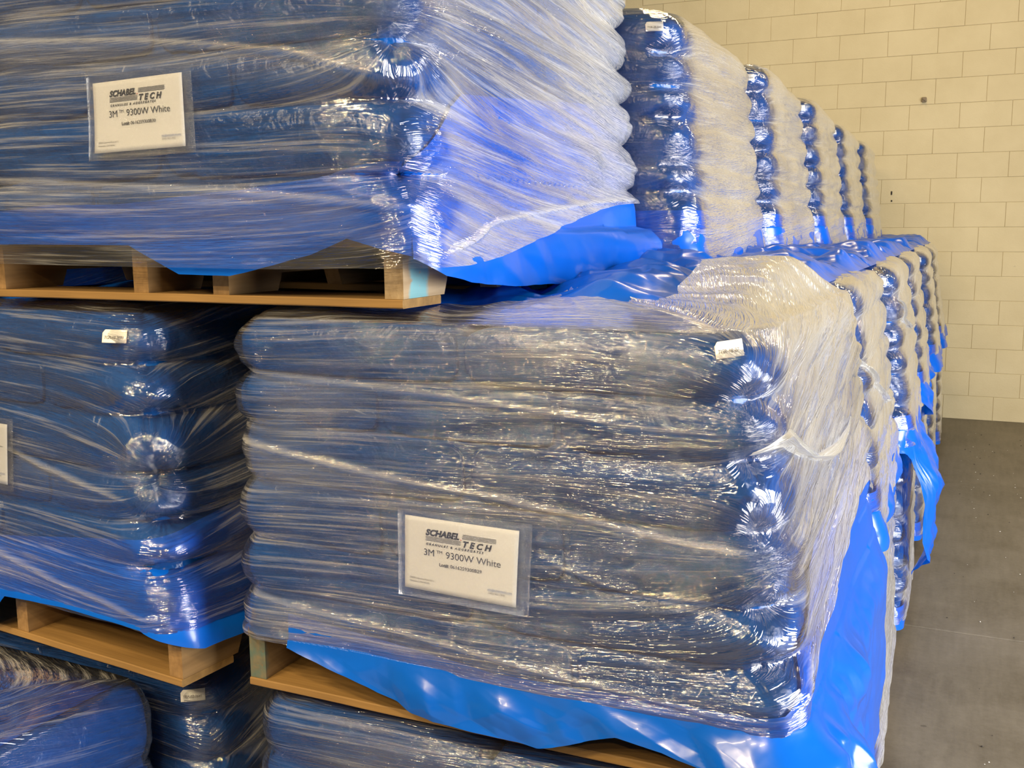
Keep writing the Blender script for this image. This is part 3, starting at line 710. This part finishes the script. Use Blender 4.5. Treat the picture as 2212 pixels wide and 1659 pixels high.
class Patch:
    """paper coordinates (a right, b up, centred) -> a point on a load's surface"""
    def __init__(s, L, qc, zc, ang, curl=0.0):
        s.L, s.qc, s.zc, s.a = L, qc, zc, math.radians(ang); s.curl = curl
        A, B = np.meshgrid(np.linspace(-0.14, 0.14, 29), np.linspace(-0.09, 0.09, 19))
        X, Y, nx, ny, Z = s.raw(A, B)
        # least squares plane plus a gentle bend keeps the sheet paper-like
        n = np.array([nx.mean(), ny.mean()]); n /= np.linalg.norm(n); s.n = n; s.t = np.array([-n[1], n[0]])
        X0, Y0, _, _, Z0 = s.raw(np.array([[0.0]]), np.array([[0.0]]))
        s.o = np.array([X0[0, 0], Y0[0, 0]]); s.zo = Z0[0, 0]
        dep = (X-s.o[0])*n[0]+(Y-s.o[1])*n[1]
        G = np.stack([np.ones(A.size), A.ravel(), B.ravel(), A.ravel()**2, B.ravel()**2, (A*B).ravel()], 1)
        s.c, *_ = np.linalg.lstsq(G, dep.ravel(), rcond=None)
        s.lift = float((dep.ravel()-G@s.c).max())
    def raw(s, A, B):
        q = s.qc+A*math.cos(s.a)-B*math.sin(s.a); z = s.zc+A*math.sin(s.a)+B*math.cos(s.a)
        X, Y, nx, ny = s.L.local(q, z, 0.006); return X, Y, nx, ny, z
    def pts(s, A, B, extra=0.0):
        A = np.asarray(A, float); B = np.asarray(B, float)
        d = s.c[0]+s.c[1]*A+s.c[2]*B+s.c[3]*A*A+s.c[4]*B*B+s.c[5]*A*B+s.lift*0.55+0.002+extra
        d = d+s.curl*(np.sin(B*38+A*9)*0.0005+np.sin(A*26)*0.0004)
        ca, sa = math.cos(s.a), math.sin(s.a)
        da = A*ca-B*sa; dz = A*sa+B*ca
        return np.stack([s.o[0]+s.t[0]*da+s.n[0]*d, s.o[1]+s.t[1]*da+s.n[1]*d, s.zo+dz], -1)
def flat_part(name, patch, V, F, mat, root, extra, **props):
    V = np.array(V); P = patch.pts(V[:, 0], V[:, 1], extra)
    me = bpy.data.meshes.new(name); me.from_pydata(P.tolist(), [], F); me.update()
    return link(name, me, MAT[mat], root, **props)
def slab_part(name, patch, w, h, thick, mat, root, extra, cx=0, cy=0, notch=0.0, rot=0.0, **props):
    nx_, ny_ = 25, 15
    a = np.linspace(-w/2, w/2, nx_); b = np.linspace(-h/2, h/2, ny_); A, B = np.meshgrid(a, b)
    if notch:
        k = sm(-w/2+notch, -w/2, A); B = np.where(B > 0, B*(1-0.5*k*1.0), B)
    c_, s_ = math.cos(math.radians(rot)), math.sin(math.radians(rot))
    A, B = A*c_-B*s_+cx, A*s_+B*c_+cy
    P1 = patch.pts(A, B, extra); P0 = patch.pts(A, B, extra-thick)
    V = np.concatenate([P0.reshape(-1, 3), P1.reshape(-1, 3)]); n = nx_*ny_; F = []
    I = lambda r, c: r*nx_+c
    for r in range(ny_-1):
        for c in range(nx_-1):
            F.append((n+I(r, c), n+I(r, c+1), n+I(r+1, c+1), n+I(r+1, c))); F.append((I(r, c), I(r+1, c), I(r+1, c+1), I(r, c+1)))
    ring = [I(0, c) for c in range(nx_)]+[I(r, nx_-1) for r in range(1, ny_)]+[I(ny_-1, c) for c in range(nx_-2, -1, -1)]+[I(r, 0) for r in range(ny_-2, 0, -1)]
    for i in range(len(ring)):
        j = ring[(i+1) % len(ring)]; F.append((ring[i], j, j+n, ring[i]+n))
    me = bpy.data.meshes.new(name); me.from_pydata(V.tolist(), [], F); me.update()
    me.polygons.foreach_set('use_smooth', [True]*len(me.polygons))
    l = me.uv_layers.new(name='UVMap')
    return link(name, me, MAT[mat], root, **props)
def paper_label(L, root, qc, zc, ang, lot, w=0.216, h=0.132):
    P = Patch(L, qc, zc, ang, 1.0)
    k = w/0.216
    pouch = slab_part('label_pouch', P, w*1.17, h*1.20, 0.0003, 'pouch', root, 0.0048, 0.006, 0.000, rot=0.6)
    paper = slab_part('paper_label', P, w, h, 0.0005, 'paper', root, 0.0020, label='white printed paper label')
    B = 0.0
    black = [('SCHABEL', -0.0665, 0.0360, 0.0150, 0.28, 0.00085, 1.03, 'LEFT', 1.02), ('TECH', 0.0045, 0.0245, 0.0146, 0.28, 0.00075, 1.62, 'LEFT', 1.06),
             ('GRANULES & AGGREGATES', -0.066, 0.0180, 0.0056, 0.28, 0.00020, 1.50, 'LEFT', 1.14),
             ('3M', -0.0705, -0.0010, 0.0172, 0, 0, 0.97, 'LEFT', 1.02), ('TM', -0.0450, 0.0055, 0.0080, 0, 0, 1.0, 'LEFT', 1.1), ('9300W White', -0.0270, -0.0010, 0.0172, 0, 0, 0.98, 'LEFT', 1.06),
             ('Lot#:', -0.0395, -0.0170, 0.0086, 0, 0.00018, 1.0, 'LEFT', 1.05), (lot, -0.0175, -0.0170, 0.0086, 0, 0.00004, 1.0, 'LEFT', 1.08)]
    V, F = text_mesh([(t[0], t[1]*k, t[2]*k, t[3]*k, t[4], t[5], t[6], t[7], t[8]) for t in black])
    r = []
    for i in range(4):
        r.append((0.0055*k-0.0004*i, (0.0452-i*0.0022)*k, 0.0680*k, (0.0461-i*0.0022)*k))
    for i in range(4):
        r.append((-0.0665*k, (0.0328-i*0.0022)*k, 0.0015*k+0.0004*(3-i), (0.0337-i*0.0022)*k))
    V2, F2 = bars(r); n = len(V); V += V2; F += [tuple(i+n for i in f) for f in F2]
    flat_part('printed_lettering', P, V, F, 'ink', paper, 0.0030)
    V = [(0.0022*k+0.0011*math.cos(a), 0.0362*k+0.0011*math.sin(a)) for a in np.linspace(0, 2*math.pi, 12, endpoint=False)]
    flat_part('red_dot', P, V, [tuple(range(12))], 'red_ink', paper, 0.0030)
    V, F = text_mesh([('20200 Clemens Road #1-L', -0.098*k, -0.0470*k, 0.0046*k, 0, 0, 1, 'LEFT', 1), ('Westlake, OH 44145', -0.098*k, -0.0530*k, 0.0046*k, 0, 0, 1, 'LEFT', 1),
                      ('(440) 462-1900', 0.056*k, -0.0500*k, 0.0050*k, 0, 0, 1, 'LEFT', 1)])
    flat_part('address_lettering', P, V, F, 'grey_ink', paper, 0.0030, label='small grey address lettering')
    V, F = text_mesh([('info@schabeltech.com', 0.055*k, -0.0440*k, 0.0050*k, 0, 0, 1, 'LEFT', 0.98)])
    V2, F2 = bars([(0.055*k, -0.0452*k, 0.1005*k, -0.0449*k)]); n = len(V); V += V2; F += [tuple(i+n for i in f) for f in F2]
    flat_part('link_lettering', P, V, F, 'blue_ink', paper, 0.0030, label='small blue underlined lettering')
paper_label(LB, rB, q_of_x(LB, -0.784, 0.217), 1.104-LB.z0, -1.6, '0616259300B29')
paper_label(LA, rA, q_of_x(LA, -1.452, 0.23), 1.884-LA.z0, 1.6, '0616259300B30', w=0.222)
paper_label(LC, rC, -0.575, 0.305, -1.0, '0616259300B28')
def tag(L, root, qc, zc, ang, txt=None, w=0.052, h=0.026):
    P = Patch(L, qc, zc, ang, 0.3); P.lift = min(P.lift, 0.008)
    t = slab_part('paper_tag', P, w, h, 0.0005, 'paper', root, 0.0040, notch=0.006, label='small white handwritten tag')
    if txt:
        V, F = text_mesh([(txt, -w*0.42, -0.0052, 0.0085, 0.2, 0.0001, 0.95, 'LEFT', 0.92)])
        flat_part('handwriting', P, V, F, 'grey_ink', t, 0.0046)
tag(LB, rB, -0.028, 0.597, 6, 'TGR-18-27', w=0.046)
tag(LC, rC, -0.065, LC.h-0.045, -1, 'TGR-18-3693')
tag(LC1, [o for o in COL.objects if o.name == 'wrapped_pallet_load.004'][0], -0.03, LC1.h-0.045, 1, 'TRA-02-1641')
for (i, t) in SH:
    if t >= 2 or i == 1:
        Lq, root = SH[(i, t)]
        tag(Lq, root, -0.035, Lq.h-0.05, 3, 'TGR-18-2641' if i < 3 else None)

# wrap gathered into a twisted band across the right side of the load labelled B29
def ribbon(L, root, pts, name, turns=1.0, seed=1, lift=0.012):
    n = 120; k = 14; t = np.linspace(0, 1, n); tt = np.linspace(0, 1, len(pts)); a = np.array(pts, float)
    q = np.interp(t, tt, a[:, 0]); z = np.interp(t, tt, a[:, 1]); w = np.interp(t, tt, a[:, 2])
    ker = np.ones(11)/11
    for v in (q, z, w): v[5:-5] = np.convolve(v, ker, 'valid')
    b = np.linspace(-1, 1, k)[None, :]; th = (math.pi*turns*t+0.35*np.sin(t*9+seed))[:, None]
    fold = 0.35*np.sin(b*5+t[:, None]*7)
    dz = w[:, None]*b*np.abs(np.cos(th*0.8))+w[:, None]*0.25*fold
    dn = lift+w[:, None]*0.30*np.sin(b*4+th*1.3)+0.010*np.sin(th)*b
    Q = q[:, None]+0*b; Zz = z[:, None]+dz
    X, Y, nx, ny = L.local(Q, Zz, 0.004)
    P = np.stack([X+nx*np.maximum(dn, 0.003), Y+ny*np.maximum(dn, 0.003), Zz], -1)
    me = grid_mesh(name, P, np.stack([t[:, None]*1.0+0*b, b*0.03+0*Q], -1))
    link(name, me, MAT['film_milky'], root)
ribbon(LB, rB, [(-0.015, .44, .004), (0.03, .455, .012), (.09, .45, .018), (.18, .415, .018), (.30, .375, .022), (.48, .345, .028), (.62, .335, .022), (.74, .345, .010), (.82, .36, .002)], 'twisted_band', 1.2, 2)
for (i, pts) in ((1, [(.03, .42, .004), (.2, .36, .016), (.45, .26, .02), (.75, .20, .012), (.9, .18, .003)]), (2, [(.05, .5, .004), (.3, .40, .02), (.6, .34, .016), (.9, .33, .003)])):
    Lq, root = SH[(i, 2)]; ribbon(Lq, root, pts, 'twisted_band', 0.9, i)

# ------------------------------------------------------------------ spilled white granules and grit on the floor
def specks(name, label, mat, n, rmin, rmax, seed):
    R = random.Random(seed); mb = MB()
    for _ in range(n):
        x = R.uniform(-0.05, 1.9)**1.0; y = R.uniform(1.6, 9.0); r = R.uniform(rmin, rmax)
        V = [(x+r*R.uniform(.6, 1.2), y, r*.4), (x, y+r*R.uniform(.6, 1.2), r*.4), (x-r*R.uniform(.6, 1.2), y, r*.4), (x, y-r*R.uniform(.6, 1.2), r*.4), (x, y, r*.9), (x, y, 0.0)]
        mb.add(V, [(0, 1, 4), (1, 2, 4), (2, 3, 4), (3, 0, 4), (1, 0, 5), (2, 1, 5), (3, 2, 5), (0, 3, 5)])
    link(name, mb.mesh(name), MAT[mat], None, label=label, category='debris', kind='stuff')
specks('spilled_granules', 'white granules scattered over the grey concrete floor', 'granule', 240, 0.002, 0.0055, 3)
specks('floor_grit', 'dark grit scattered over the grey concrete floor', 'dark', 160, 0.002, 0.006, 4)
